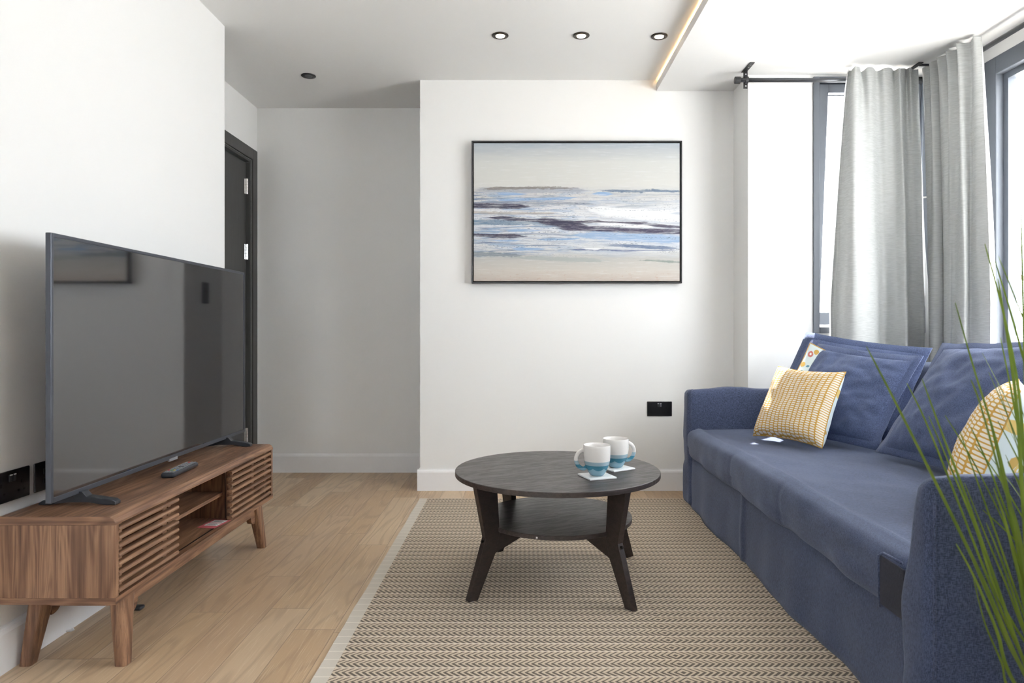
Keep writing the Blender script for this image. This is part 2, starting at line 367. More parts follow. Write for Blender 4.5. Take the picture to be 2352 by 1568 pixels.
# ---------------------------------------------------------------- mesh helpers
class MB:
    def __init__(s): s.v = []; s.f = []; s.uv = {}; s.mi = []; s.m = 0
    def add(s, vs, fs, uvs=None):
        b = len(s.v); s.v += [Vector(q) for q in vs]
        for f in fs: s.f.append([b+i for i in f]); s.mi.append(s.m)
        if uvs:
            for i, q in enumerate(uvs): s.uv[b+i] = q
        return s
    def box(s, x0, x1, y0, y1, z0, z1):
        return s.add([(x, y, z) for x in (x0, x1) for y in (y0, y1) for z in (z0, z1)],
                     [(0, 1, 3, 2), (4, 6, 7, 5), (0, 4, 5, 1), (2, 3, 7, 6), (0, 2, 6, 4), (1, 5, 7, 3)])
    def prism(s, pts, ext):                      # closed 3D polygon extruded by a vector
        n = len(pts); pts = [Vector(p) for p in pts]; e = Vector(ext)
        return s.add(pts + [p+e for p in pts], [tuple(range(n))[::-1], tuple(range(n, 2*n))] +
                     [(i, (i+1) % n, n+(i+1) % n, n+i) for i in range(n)])
    def tube(s, path, r, n=12, caps=True, flat=1.):
        path = [Vector(p) for p in path]; rs = r if isinstance(r, (list, tuple)) else [r]*len(path)
        vs = []; up = None
        for i, p in enumerate(path):
            t = (path[min(i+1, len(path)-1)] - path[max(i-1, 0)]).normalized()
            if up is None:
                up = Vector((0, 0, 1)) if abs(t.z) < .9 else Vector((0, 1, 0))
            a = t.cross(up).normalized(); b = a.cross(t).normalized(); up = b
            for k in range(n):
                q = 2*math.pi*k/n
                vs.append(p + a*math.cos(q)*rs[i] + b*math.sin(q)*rs[i]*flat)
        fs = [(i*n+k, i*n+(k+1) % n, (i+1)*n+(k+1) % n, (i+1)*n+k) for i in range(len(path)-1) for k in range(n)]
        if caps: fs += [tuple(range(n))[::-1], tuple(range((len(path)-1)*n, len(path)*n))]
        return s.add(vs, fs)
    def lathe(s, prof, cx=0, cy=0, n=40, caps=True):
        vs = [(cx+r*math.cos(2*math.pi*k/n), cy+r*math.sin(2*math.pi*k/n), z) for r, z in prof for k in range(n)]
        fs = [(i*n+k, i*n+(k+1) % n, (i+1)*n+(k+1) % n, (i+1)*n+k) for i in range(len(prof)-1) for k in range(n)]
        if caps: fs += [tuple(range(n))[::-1], tuple(range((len(prof)-1)*n, len(prof)*n))]
        return s.add(vs, fs)
    def grid(s, fn, nu, nv, flip=False):         # fn(a,b)->(point, uv)
        vs = []; us = []
        for j in range(nv+1):
            for i in range(nu+1):
                p, q = fn(i/nu, j/nv); vs.append(p); us.append(q)
        fs = []
        for j in range(nv):
            for i in range(nu):
                a = j*(nu+1)+i; f = (a, a+1, a+nu+2, a+nu+1)
                fs.append(f[::-1] if flip else f)
        return s.add(vs, fs, us)
    def rbox(s, lo, hi, r, seg=.03, fn=None):
        lo, hi = Vector(lo), Vector(hi); c = (lo+hi)/2; h = (hi-lo)/2; r = min(r, min(h)*.99)
        keys = {}; vs = []; fs = []
        def ax(hh):                              # positions along an axis incl. extra rings in the round
            k = [-hh, -hh+r*.3, -hh+r*.65, -hh+r]
            n = max(1, int((2*hh-2*r)/seg)); k += [-hh+r+(2*hh-2*r)*i/n for i in range(1, n)]
            k += [hh-r, hh-r*.65, hh-r*.3, hh]; return k
        A = [ax(h[i]) for i in range(3)]
        def vert(q):
            key = tuple(round(z, 6) for z in q)
            if key not in keys:
                p = Vector(q); inner = Vector([max(-(h[i]-r), min(h[i]-r, p[i])) for i in range(3)])
                dd = p-inner
                if dd.length > 1e-9:
                    dd = dd.normalized()*r
                p = inner+dd+c; nrm = dd.normalized() if dd.length > 0 else Vector((0, 0, 0))
                if fn: p = fn(p, nrm)
                keys[key] = len(vs); vs.append(p)
            return keys[key]
        for a in range(3):
            b, d_ = (a+1) % 3, (a+2) % 3
            for sgn in (-1, 1):
                for i in range(len(A[b])-1):
                    for j in range(len(A[d_])-1):
                        q = []
                        for (ii, jj) in ((i, j), (i+1, j), (i+1, j+1), (i, j+1)):
                            z = [0, 0, 0]; z[a] = sgn*h[a]; z[b] = A[b][ii]; z[d_] = A[d_][jj]; q.append(vert(z))
                        fs.append(q if sgn > 0 else q[::-1])
        return s.add(vs, fs)
    def build(s, name, mat, parent=None, smooth=False, bevel=0, origin=None, label=None, solid=0, sub=0):
        o0 = Vector(parent['_o']) if parent is not None else Vector(origin if origin is not None else (0, 0, 0))
        me = bpy.data.meshes.new(name)
        me.from_pydata([tuple(v-o0) for v in s.v], [], s.f)
        for mm in (mat if isinstance(mat, (list, tuple)) else [mat]): me.materials.append(mm)
        for p, k in zip(me.polygons, s.mi): p.material_index = k; p.use_smooth = smooth
        if s.uv:
            l = me.uv_layers.new(name='UVMap')
            for lp in me.loops: l.data[lp.index].uv = s.uv.get(lp.vertex_index, (0, 0))
        me.update()
        o = bpy.data.objects.new(name, me); C.objects.link(o)
        if parent is not None: o.parent = parent
        else: o.location = o0
        o['_o'] = tuple(o0)
        if bevel:
            b = o.modifiers.new('bevel', 'BEVEL'); b.width = bevel; b.segments = 2; b.limit_method = 'ANGLE'
            b.angle_limit = math.radians(40)
        if solid:
            b = o.modifiers.new('solid', 'SOLIDIFY'); b.thickness = solid; b.offset = 0
        if sub:
            b = o.modifiers.new('sub', 'SUBSURF'); b.levels = sub; b.render_levels = sub
        if label: o['label'] = label
        return o

def thing(name, label, cat, loc, group=None):
    o = bpy.data.objects.new(name, None); C.objects.link(o); o.location = loc; o['_o'] = tuple(loc)
    o.empty_display_size = .05
    o['label'] = label; o['category'] = cat
    if group: o['group'] = group
    return o
def tag(o, label, cat, group=None):
    o['label'] = label; o['category'] = cat
    if group: o['group'] = group
    return o
def struct(o): o['kind'] = 'structure'; return o
def dup(root, loc, label, group=None, rz=None):
    r = root.copy(); C.objects.link(r); r.location = loc; r['label'] = label
    if rz is not None: r.rotation_euler = (0, 0, rz)
    if group: r['group'] = group
    for ch in list(root.children):
        c = ch.copy(); C.objects.link(c); c.parent = r
        for g in list(ch.children):
            q = g.copy(); C.objects.link(q); q.parent = c
    return r
def B(*a): return MB().box(*a)
def nz(p, f, a, seed=0): return a*noise.noise(Vector((p[0]*f+seed, p[1]*f-seed, p[2]*f+seed*2)))

# ---------------------------------------------------------------- room shell
ZC, ZS = 2.402, 2.338
XL, YE = -1.425, 3.315          # left wall face and its end
XH, YH = -1.737, 4.54           # hall side wall, hall back wall
YB, XP = 4.03, -0.587           # picture wall and its left edge
struct(B(-1.95, 2.55, -1.7, 4.75, -.1, 0).build('floor', M_floor))
struct(MB().box(-1.95, 1.606, -1.7, 4.75, ZC, 2.5).box(1.606, 2.43, -1.7, 3.90, ZC, 2.5).build('ceiling', M_ceil))
so_ = MB().box(.798, 1.606, -1.6, 4.03, ZS, 2.352).box(1.606, 2.43, -1.6, 3.89, ZS, 2.352).box(.798, .808, -1.6, 4.03, 2.35, 2.383).box(.93, 1.606, -1.6, 4.03, 2.35, ZC).box(1.606, 2.43, -1.6, 3.89, 2.345, ZC)
struct(so_.build('ceiling_soffit', M_ceil))
struct(B(-1.85, XL, -1.6, YE, 0, ZC).build('wall_left', M_wall))
struct(MB().box(-1.85, XH, YE, 3.70, 0, ZC).box(-1.85, XH, 4.44, YH, 0, ZC).box(-1.85, XH, 3.70, 4.44, 2.035, ZC).build('wall_hall_left', M_wall))
struct(B(-1.85, XP, YH, 4.66, 0, ZC).build('wall_hall_back', M_wall))
struct(B(XP, 1.25, YB, 4.66, 0, ZC).build('wall_back', M_wall))
struct(MB().box(1.25, 1.606, 3.776, 4.03, 0, ZS).build('wall_pier', M_wall))
struct(MB().box(1.606, 2.43, 3.776, 3.90, 0, .921).box(1.606, 2.43, 3.776, 3.90, 2.326, 2.45).box(2.237, 2.43, 3.776, 3.90, .921, 2.326).build('wall_window_side', M_wall))
W2 = (1.20, 3.40, .45, 2.257)
struct(MB().box(2.30, 2.43, -1.6, 3.776, 0, W2[2]).box(2.30, 2.43, -1.6, 3.776, W2[3], 2.45)
       .box(2.30, 2.43, -1.6, W2[0], W2[2], W2[3]).box(2.30, 2.43, W2[1], 3.776, W2[2], W2[3]).build('wall_right', M_wall))
struct(MB().box(-1.85, -1.2, -1.72, -1.6, 0, ZC).box(-.4, 2.43, -1.72, -1.6, 0, ZC).box(-1.2, -.4, -1.72, -1.6, 0, .8).box(-1.2, -.4, -1.72, -1.6, 2.2, ZC).build('wall_front', M_wall))

def skirting(name, a, b, nrm, h=.125, t=.015):   # baseboard along a->b, facing nrm
    a, b, nrm = Vector(a), Vector(b), Vector(nrm)
    prof = [(0, 0), (t, 0), (t, h-.018), (t*.75, h-.008), (t*.4, h-.004), (t*.35, h), (0, h)]
    pts = [a + nrm*x + Vector((0, 0, z)) for x, z in prof]
    return struct(MB().prism(pts, b-a).build(name, M_trim))
skirting('baseboard_left', (XL, -1.6, 0), (XL, YE, 0), (1, 0, 0))
skirting('baseboard_left_end', (-1.737, YE, 0), (XL+.015, YE, 0), (0, 1, 0))
skirting('baseboard_hall', (XH, YH, 0), (XP, YH, 0), (0, -1, 0))
skirting('baseboard_back', (XP-.015, YB, 0), (1.25, YB, 0), (0, -1, 0))
skirting('baseboard_back_side', (XP, YB, 0), (XP, YH-.015, 0), (-1, 0, 0))
skirting('baseboard_pier', (1.25, 3.776, 0), (2.30, 3.776, 0), (0, -1, 0))
skirting('baseboard_right', (2.30, -1.6, 0), (2.30, 3.76, 0), (-1, 0, 0))

# cove light strip hidden behind the soffit lip
o = B(.822, .832, -1.5, 4.02, 2.352, 2.356).build('light_strip', emit('led_warm', (1, .62, .25), 22), origin=(.827, 1.2, 2.352))
tag(o, 'warm glowing light strip in the gap along the dropped ceiling edge', 'light strip')

# door in the hall
dr = struct(bpy.data.objects.new('door_1', None)); C.objects.link(dr); dr['_o'] = (0, 0, 0)
XD = XH
(MB().box(XD, XD+.014, 4.44, 4.512, 0, 2.107).box(XD, XD+.014, 3.63, 4.44, 2.035, 2.107).box(XD, XD+.014, 3.63, 3.70, 0, 2.035)
 .box(XD-.10, XD, 4.425, 4.44, 0, 2.035).box(XD-.10, XD, 3.70, 3.715, 0, 2.035).box(XD-.10, XD, 3.715, 4.425, 2.018, 2.035)).build('door_frame', M_door, dr, bevel=.002)
B(XD-.066, XD-.026, 3.718, 4.421, .008, 2.014).build('door_leaf', M_door, dr, bevel=.002)
for zc in (1.86, 1.44, .26):
    h_ = MB()
    for k in range(5): h_.tube([(XD-.018, 4.420, zc-.05+.02*k+.0006), (XD-.018, 4.420, zc-.05+.02*(k+1)-.0006)], .0075, 12)
    h_.box(XD-.026, XD-.024, 4.390, 4.420, zc-.05, zc+.05)
    h_.build('hinge', M_chrome, dr, smooth=False)

# windows
def win_frame(mb, x0, x1, z0, z1, w, y0, y1):
    return mb.box(x0, x0+w, y0, y1, z0, z1).box(x1-w, x1, y0, y1, z0, z1).box(x0+w, x1-w, y0, y1, z0, z0+w).box(x0+w, x1-w, y0, y1, z1-w, z1)
w1 = struct(bpy.data.objects.new('window_1', None)); C.objects.link(w1); w1['_o'] = (0, 0, 0)
win_frame(MB(), 1.606, 2.237, .921, 2.326, .034, 3.765, 3.83).build('window_frame', M_frame, w1, bevel=.003)
sash = MB().box(1.643, 1.692, -.028, .028, .965, 2.289).box(2.135, 2.201, -.028, .028, .965, 2.289).box(1.692, 2.135, -.028, .028, 2.243, 2.289).box(1.692, 2.135, -.028, .028, .965, 1.035)
sash.box(1.690, 2.137, -.012, -.006, 2.228, 2.236)
gl = B(1.690, 2.137, -.003, .003, 1.03, 2.245)
for mb_ in (sash, gl):
    R = Matrix.Rotation(math.radians(5.2), 4, 'X')
    for i, v in enumerate(mb_.v):
        q = R @ Vector((0, v.y, v.z-2.289)); mb_.v[i] = Vector((v.x, 3.800+q.y, 2.289+q.z))
sa = sash.build('tilted_sash', M_frame, w1, bevel=.003)
gl.build('glass_pane', M_glass, sa)
MB().tube([(2.175, 3.80, 1.66), (2.175, 3.762, 1.66), (2.232, 3.757, 1.665)], .007, 10).build('window_handle', M_chrome, sa, smooth=True)
w2 = struct(bpy.data.objects.new('window_2', None)); C.objects.link(w2); w2['_o'] = (0, 0, 0)
def ringx(mb, y0, y1, z0, z1, w, x0, x1):
    return mb.box(x0, x1, y0, y0+w, z0, z1).box(x0, x1, y1-w, y1, z0, z1).box(x0, x1, y0+w, y1-w, z0, z0+w).box(x0, x1, y0+w, y1-w, z1-w, z1)
ringx(MB(), W2[0], W2[1], W2[2], W2[3], .085, 2.292, 2.36).box(2.292, 2.36, 1.98, 2.06, W2[2]+.085, W2[3]-.085).build('window_frame', M_frame, w2, bevel=.003)
ringx(MB(), W2[0]+.085, 1.98, W2[2]+.085, W2[3]-.085, .03, 2.33, 2.37).build('glazing_bead', M_frame, w2)
ringx(MB(), 2.06, W2[1]-.085, W2[2]+.085, W2[3]-.085, .03, 2.33, 2.37).build('glazing_bead', M_frame, w2)
B(2.348, 2.354, W2[0]+.11, 1.96, W2[2]+.11, W2[3]-.11).build('glass_pane', M_glass, w2)
B(2.348, 2.354, 2.08, W2[1]-.11, W2[2]+.11, W2[3]-.11).build('glass_pane', M_glass, w2)
w3 = struct(bpy.data.objects.new('added_light_window', None)); C.objects.link(w3); w3['_o'] = (0, 0, 0)  # unseen window behind the camera, added to brighten the back wall
win_frame(MB(), -1.2, -.4, .8, 2.2, .06, -1.70, -1.64).build('window_frame', M_frame, w3)
B(-1.15, -.45, -1.675, -1.67, .85, 2.15).build('glass_pane', M_glass, w3)
# unseen slab added outside above the big window to block the sun
struct(B(2.43, 3.15, -1.6, 3.62, 2.45, 2.58).build('sun_block_slab', M_wall))
struct(B(-14, 16, -14, 18, -.32, -.12).build('ground', plain('paving', (.70, .69, .67), .8)))

# bare tree outside the right window
tr_ = thing('bare_tree', 'thin bare tree branches outside the large window beside the curtain', 'tree', (5.2, 6.6, -.12))
tb = MB(); rnd = random.Random(3)
def branch(p, dr_, L, r, dep):
    pts = [p]; q = p.copy(); dv = dr_.copy()
    for k in range(5):
        dv = (dv + Vector((rnd.uniform(-.2, .2), rnd.uniform(-.2, .2), rnd.uniform(-.05, .2)))).normalized()
        q = q + dv*L/5; pts.append(q.copy())
        if dep > 0 and k > 0:
            branch(q.copy(), (dv+Vector((rnd.uniform(-1, 1), rnd.uniform(-1, 1), rnd.uniform(0, .6)))).normalized(), L*.55, r*.5, dep-1)
    tb.tube(pts, [r*(1-.12*i) for i in range(6)], 6)
branch(Vector((5.2, 6.6, -.12)), Vector((0, 0, 1)), 3.6, .05, 3)
tb.build('branches', plain('bark', (.16, .12, .10), .9), tr_)

# ---------------------------------------------------------------- ceiling lights
def downlight(x, y, lit, label, group):
    t = thing('downlight', label, 'ceiling light', (x, y, ZC), group)
    pr = [(.041, 0), (.0415, -.003), (.039, -.0055), (.027, -.006), (.022, -.002)]
    MB().lathe([(r, ZC+z) for r, z in pr], x, y, 40, False).build('trim_ring', plain('bronze_ring', (.055, .045, .038), .35, .7) if lit else M_black, t, smooth=True)
    MB().lathe([(.0215, ZC-.0062), (.0005, ZC-.0066)], x, y, 32).build('lens', emit('lamp_lens', (1, .86, .66), 14) if lit else M_plast, t)
    if lit:
        l = bpy.data.lights.new('lamp', 'SPOT'); l.energy = 5; l.color = (1, .82, .6); l.spot_size = 1.6; l.spot_blend = .8; l.shadow_soft_size = .03
        lo = bpy.data.objects.new('lamp', l); C.objects.link(lo); lo.parent = t; lo.location = (0, 0, -.012)
downlight(-.0995, 3.417, True, 'lit recessed ceiling light, leftmost of the three in a row', 'row of lit downlights')
downlight(.303, 3.417, True, 'lit recessed ceiling light, middle of the three in a row', 'row of lit downlights')
downlight(.692, 3.425, True, 'lit recessed ceiling light nearest the glowing ceiling edge', 'row of lit downlights')
downlight(-1.219, 3.96, False, 'unlit black recessed ceiling light above the hall by the door', None)

# ---------------------------------------------------------------- wall sockets
def socket(origin, ux, n, w, h, label, double=True, grp=None):
    ux, n = Vector(ux), Vector(n); o = Vector(origin); up = Vector((0, 0, 1))
    t = thing('wall_socket' if double else 'wall_plate', label, 'socket' if double else 'wall plate', tuple(o), grp)
    def slab(mb, cx, cz, sx, sz, d0, d1):
        c = o+ux*cx+up*cz
        pts = [c+ux*(a*sx/2)+up*(b*sz/2)+n*d0 for a, b in ((-1, -1), (1, -1), (1, 1), (-1, 1))]
        return mb.prism(pts, n*(d1-d0))
    slab(MB(), 0, 0, w, h, 0, .006).build('plate', M_socket, t, bevel=.004)
    if double:
        for s in (-1, 1):
            hl = MB(); slab(hl, s*.038, .006, .005, .010, .006, .0063)
            slab(hl, s*.038-.011, -.018, .008, .005, .006, .0063); slab(hl, s*.038+.011, -.018, .008, .005, .006, .0063)
            hl.build('pin_holes', M_dark, t)
            slab(MB(), s*.007, .022, .010, .019, .006, .010).build('switch', M_chrome if s > 0 and abs(n.y) > .5 else M_plast, t, bevel=.001)
            slab(MB(), s*.007-.001, .031, .009, .003, .009, .0102).build('switch_mark', M_pebble, t)
    else:
        slab(MB(), 0, .014, .020, .016, .006, .009).build('outlet', M_dark, t, bevel=.001)
        slab(MB(), 0, -.014, .020, .016, .006, .009).build('outlet', M_dark, t, bevel=.001)
    return t
socket((.815, YB, .477), (1, 0, 0), (0, -1, 0), .146, .086, 'black double wall socket between the picture and the blue sofa')
socket((XL, 1.919, .505), (0, -1, 0), (1, 0, 0), .146, .086, 'black double wall socket at the left edge above the walnut unit')
socket((XL, 2.055, .505), (0, -1, 0), (1, 0, 0), .086, .086, 'black square wall plate half hidden behind the television', False)
socket((XP, 4.30, 1.17), (0, 1, 0), (-1, 0, 0), .086, .13, 'black switch plate on the hall side of the picture wall', False)

# ---------------------------------------------------------------- painting
px0, px1, pz0, pz1 = -.283, .939, 1.210, 2.036; yf = YB-.040
pt = thing('framed_painting', 'large abstract blue and white seascape canvas in a thin black frame', 'painting', ((px0+px1)/2, YB, pz0))
fw = .008
win_frame(MB(), px0, px1, pz0, pz1, fw, yf, YB-.002).build('picture_frame', M_black, pt, bevel=.001)
B(px0+.007, px1-.007, YB-.010, YB-.002, pz0+.007, pz1-.007).build('backing', M_dark, pt)
cx0, cx1, cz0, cz1 = px0+.013, px1-.013, pz0+.013, pz1-.013
cv = MB().box(cx0, cx1, yf+.006, YB-.010, cz0, cz1)
for i, v in enumerate(cv.v): cv.uv[i] = ((v.x-cx0)/(cx1-cx0), (v.z-cz0)/(cz1-cz0))
cv.build('canvas', painting_mat(1, 1), pt)

# ---------------------------------------------------------------- rug
RX0, RX1, RY0, RY1 = -.557, 1.447, .81, 3.812
def rugf(a, b):
    x = RX0+(RX1-RX0)*a; y = RY0+(RY1-RY0)*b
    if a == 0: x += .004*noise.noise(Vector((y*5, 0, 3)))
    return Vector((x, y, .006)), (a, b)
rg = MB().grid(rugf, 4, 60)
rb = MB().box(RX0+.004, RX1, RY0, RY1, .0005, .0055)
rg.add(rb.v, rb.f)
rug = rg.build('area_rug', rug_mat(.445, -.513, RY1), origin=(0, 0, 0))
tag(rug, 'large flat woven beige rug with dark herringbone rows under the coffee table', 'rug')

# ---------------------------------------------------------------- coffee table
TX, TY = .139, 2.600; ZR = .007
ct = thing('coffee_table', 'round dark brown coffee table with a lower shelf standing on the rug', 'coffee table', (TX, TY, ZR))
def disc(r, z0, z1, n=96, e=.0015): return MB().lathe([(r-e, z0), (r, z0+e), (r, z1-e), (r-e, z1)], TX, TY, n)
disc(.384, .397, .415).build('tabletop', M_esp, ct, smooth=False)
disc(.280, .228, .244).build('shelf', M_esp, ct)
for i, a in enumerate((-53, -143, 127, 37)):
    a = math.radians(a+.0); er = Vector((math.cos(a), math.sin(a), 0)); et = Vector((-er.y, er.x, 0))
    c0 = Vector((TX, TY, 0))
    prof = [(.372, .397), (.333, .215), (.402, ZR+.002), (.366, ZR), (.292, .155), (.273, .222), (.285, .397)]
    pts = [c0+er*r+Vector((0, 0, z))-et*.012 for r, z in prof]
    lg = MB().prism(pts, et*.024).build('leg', M_espl, ct, bevel=.0015)
    MB().tube([c0+er*.334+Vector((0, 0, .203)), c0+er*.3435+Vector((0, 0, .203))], .0048, 14).build('bolt_hole', M_dark, lg)
    cb = [(.30, .228), (.30, .150), (.285, .157), (.13, .205), (.03, .212), (.0, .212), (.0, .228)]
    pts = [c0+er*r+Vector((0, 0, z))-et*.010 for r, z in cb]
    MB().prism(pts, et*.020).build('cross_brace', M_espl, ct, bevel=.001)
    MB().lathe([(.010, .0065), (.010, .0095)], TX+er.x*.384, TY+er.y*.384, 12).build('foot_pad', M_pebble, ct)
B(TX-.086, TX-.080, TY-.2705, TY-.2665, .233, .238).build('cam_cover', M_pebble, ct, label='small white cover on the shelf edge')

# mugs + coasters
ZT = .415
def coaster(x, y, rz, label):
    t = MB()
    w = .052
    pts = []
    for k in range(4):
        q = rz+math.pi/4+k*math.pi/2; pts.append((x+w*1.414*math.cos(q), y+w*1.414*math.sin(q), ZT+.0005))
    t.prism(pts, (0, 0, .006))
    o = t.build('coaster', M_coast, bevel=.0015, origin=(x, y, ZT)); tag(o, label, 'coaster', 'coasters on the coffee table')
c1 = (.2737, 2.455); c2 = (.361, 2.60)
_q = P(1364, 1085, 2.455); 
coaster(c1[0], c1[1], math.radians(20), 'white square coaster under the nearer mug, its handle to the left')
coaster(c2[0], c2[1], math.radians(32), 'white square coaster under the farther mug, its handle to the right')
mz = ZT+.0068
mg = thing('mug', 'white and blue banded mug nearer the table front, handle pointing left', 'mug', (*c1, mz), 'mugs on the coffee table')
HM = .108
out = [(.0005, 0), (.021, 0), (.0245, .002), (.030, .010), (.038, .025), (.0435, .040), (.0465, .055), (.0478, .075), (.0482, .098), (.0480, .1055), (.0472, HM)]
inn = [(.0462, HM-.001), (.0452, .1), (.0448, .075), (.0430, .05), (.035, .022), (.020, .008), (.0005, .006)]
MB().lathe([(r, mz+z) for r, z in out], *c1, 56, False).build('cup', M_mug, mg, smooth=True)
mbi = MB(); n_ = 56
prof = [out[-1]]+inn
MB().lathe([(r, mz+z) for r, z in prof], *c1, 56, False).build('inside', M_mugin, mg, smooth=True)
hp = []
for k in range(17):
    q = k/16; a = math.radians(78 - 172*q)
    hp.append(Vector((c1[0]-.0435-.032*math.cos(a)*(1 if q < .5 else .98), c1[1], mz+.056+.032*math.sin(a)*1.05)))
hp[0].x = c1[0]-.0445; hp[-1] = Vector((c1[0]-.0365, c1[1], mz+.030))
MB().tube(hp, .0052, 12, flat=1.4).build('handle', M_mug, mg, smooth=True)
dup(mg, (*c2, mz), 'white and blue banded mug nearer the picture wall, handle pointing right', 'mugs on the coffee table', math.radians(196))
mg.rotation_euler = (0, 0, math.radians(2))

# ---------------------------------------------------------------- television unit
SX0, SX1, SY0, SY1, SZ0, SZ1 = -1.4165, -1.100, 1.870, 3.062, .192, .432
mu = thing('tv_unit', 'walnut low television unit with slatted sliding doors along the left wall', 'tv unit', ((SX0+SX1)/2, (SY0+SY1)/2, 0))
def topprof(y):                                   # top slab: end view with rounded front corner
    return [(SX0, y, .408), (SX1, y, .408), (SX1, y, .414), (SX1-.006, y, .425), (SX1-.016, y, .431), (SX1-.024, y, SZ1), (SX0, y, SZ1)]
tp = MB(); tp.prism(topprof(SY0), (0, SY1-SY0, 0)); tp.mi[0] = tp.mi[1] = 1; tp.build('top_panel', [M_wy, M_wx], mu, smooth=False, bevel=.0015)
B(SX0, SX1-.002, SY0, SY0+.018, .210, .408).build('end_panel', M_wz, mu, bevel=.001)
B(SX0, SX1-.002, SY1-.018, SY1, .210, .408).build('end_panel', M_wz, mu, bevel=.001)
bp = B(SX0, SX1, SY0, SY1, SZ0, .210); bp.mi[2] = bp.mi[3] = 1; bp.build('bottom_panel', [M_wy, M_wx], mu, bevel=.001)
B(SX0, SX0+.008, SY0+.018, SY1-.018, .210, .408).build('back_panel', M_wz, mu)
for y in (2.245, 2.672):
    B(SX0+.008, SX1-.045, y-.008, y+.008, .210, .408).build('divider', M_wz, mu)
B(SX0+.008, SX1-.050, 2.253, 2.664, .300, .313).build('shelf', M_wy, mu, bevel=.001)
MB().box(SX1-.030, SX1-.024, SY0+.018, SY1-.018, .2098, .2108).build('door_track', M_dark, mu)
def slat_door(y0, y1, ybat):
    sl = MB()
    for k in range(8):
        z = .2215+k*.0243
        pts = []
        for (dx, dz) in ((-.022, -.0065), (-.006, -.0065), (-.0025, -.0045), (-.001, 0), (-.0025, .0045), (-.006, .0065), (-.022, .0065)):
            pts.append((SX1+dx, y0, z+dz))
        sl.prism(pts, (0, y1-y0, 0))
    d_ = sl.build('sliding_door', M_wd, mu)
    for yb in ybat: B(SX1-.034, SX1-.018, yb, yb+.026, .214, .404).build('batten', M_wz, d_)
slat_door(1.890, 2.222, (1.905, 2.150))
slat_door(2.630, 3.042, (2.652, 2.86, 3.0))
# base rails + legs
for y in (1.965, 2.925): B(SX0+.045, SX1-.030, y, y+.020, .152, SZ0).build('side_rail', M_wx, mu)
def arc_rail(x0, x1):
    pts = [(x0, 1.985, SZ0), (x0, 1.985, .118)]
    for k in range(7): q = k/6*math.pi/2; pts.append((x0, 1.995+.035*math.sin(q), .118+.034*(1-math.cos(q))))
    for k in range(7): q = (6-k)/6*math.pi/2; pts.append((x0, 2.915-.035*math.sin(q), .118+.034*(1-math.cos(q))))
    pts += [(x0, 2.925, .118), (x0, 2.925, SZ0)]
    return MB().prism(pts, (x1-x0, 0, 0)).build('front_rail' if x0 > -1.2 else 'back_rail', M_wy, mu)
arc_rail(-1.148, -1.128); arc_rail(-1.372, -1.352)
def taper_leg(top, bot, rt, rb_):
    t0, b0 = Vector(top), Vector(bot); vs = []
    for (c, (rx, ry)) in ((b0, rb_), (t0, rt)):
        for k in range(20):
            q = 2*math.pi*k/20; cs, sn = math.cos(q), math.sin(q)
            e = .45
            vs.append((c.x+rx*math.copysign(abs(cs)**e, cs), c.y+ry*math.copysign(abs(sn)**e, sn), c.z))
    fs = [(k, (k+1) % 20, 20+(k+1) % 20, 20+k) for k in range(20)]+[tuple(range(20))[::-1], tuple(range(20, 40))]
    MB().add(vs, fs).build('leg', M_wz, mu)
for (ty, by) in ((1.965, 1.937), (2.945, 2.885)):
    for (tx, bx) in ((-1.138, -1.118), (-1.362, -1.385)):
        if ty > 2.5: by2 = 2.975
        else: by2 = by
        taper_leg((tx, ty, SZ0), (bx, by2, 0.0), (.024, .032), (.017, .018))
# label on the bottom shelf
lb = MB(); q0 = P(471, 1209, 2.56)
lx, ly, lz = -1.150, 2.585, .2106
lab = thing('price_label', 'small red and white label lying in the open bottom shelf of the walnut unit', 'label', (lx, ly, lz))
Rl = Matrix.Rotation(math.radians(-8), 3, 'Z')
def flat(mb, x0, x1, y0, y1, z0, z1):
    b = B(x0, x1, y0, y1, z0, z1); vs = [Vector((lx, ly, 0))+Rl @ Vector((v.x, v.y, 0))+Vector((0, 0, v.z)) for v in b.v]
    return mb.add(vs, b.f)
flat(MB(), -.035, .035, -.055, .055, lz, lz+.0005).build('sheet', plain('label_red', (.62, .13, .16), .5), lab)
for k in range(2):
    s_ = flat(MB(), -.026, .026, -.026+k*.040, .008+k*.040, lz+.0005, lz+.0008).build('white_block', M_pebble, lab)
    ln = MB()
    for j in range(4): flat(ln, -.020, .018-.006*(j % 2), -.020+k*.040+j*.006, -.018+k*.040+j*.006, lz+.0008, lz+.0010)
    ln.build('print_lines', M_socket, s_)
o = MB().rbox((-1.30, 2.30, .0), (-1.27, 2.33, .012), .005, .02).build('plastic_stopper', M_plast, origin=(-1.285, 2.315, 0), smooth=True)
tag(o, 'tiny black plastic piece on the floor beneath the walnut unit', 'stopper')
_p = Vector(((158-VX)/695*H, H*F/695, 0))
o = MB().tube([(_p.x-.01, _p.y, .004), (_p.x+.004, _p.y+.004, .004), (_p.x+.010, _p.y+.008, .008)], [.003, .004, .005], 8).build('wall_plug', M_pebble, origin=tuple(_p))
tag(o, 'tiny white plug lying on the floor behind the near unit leg', 'debris')

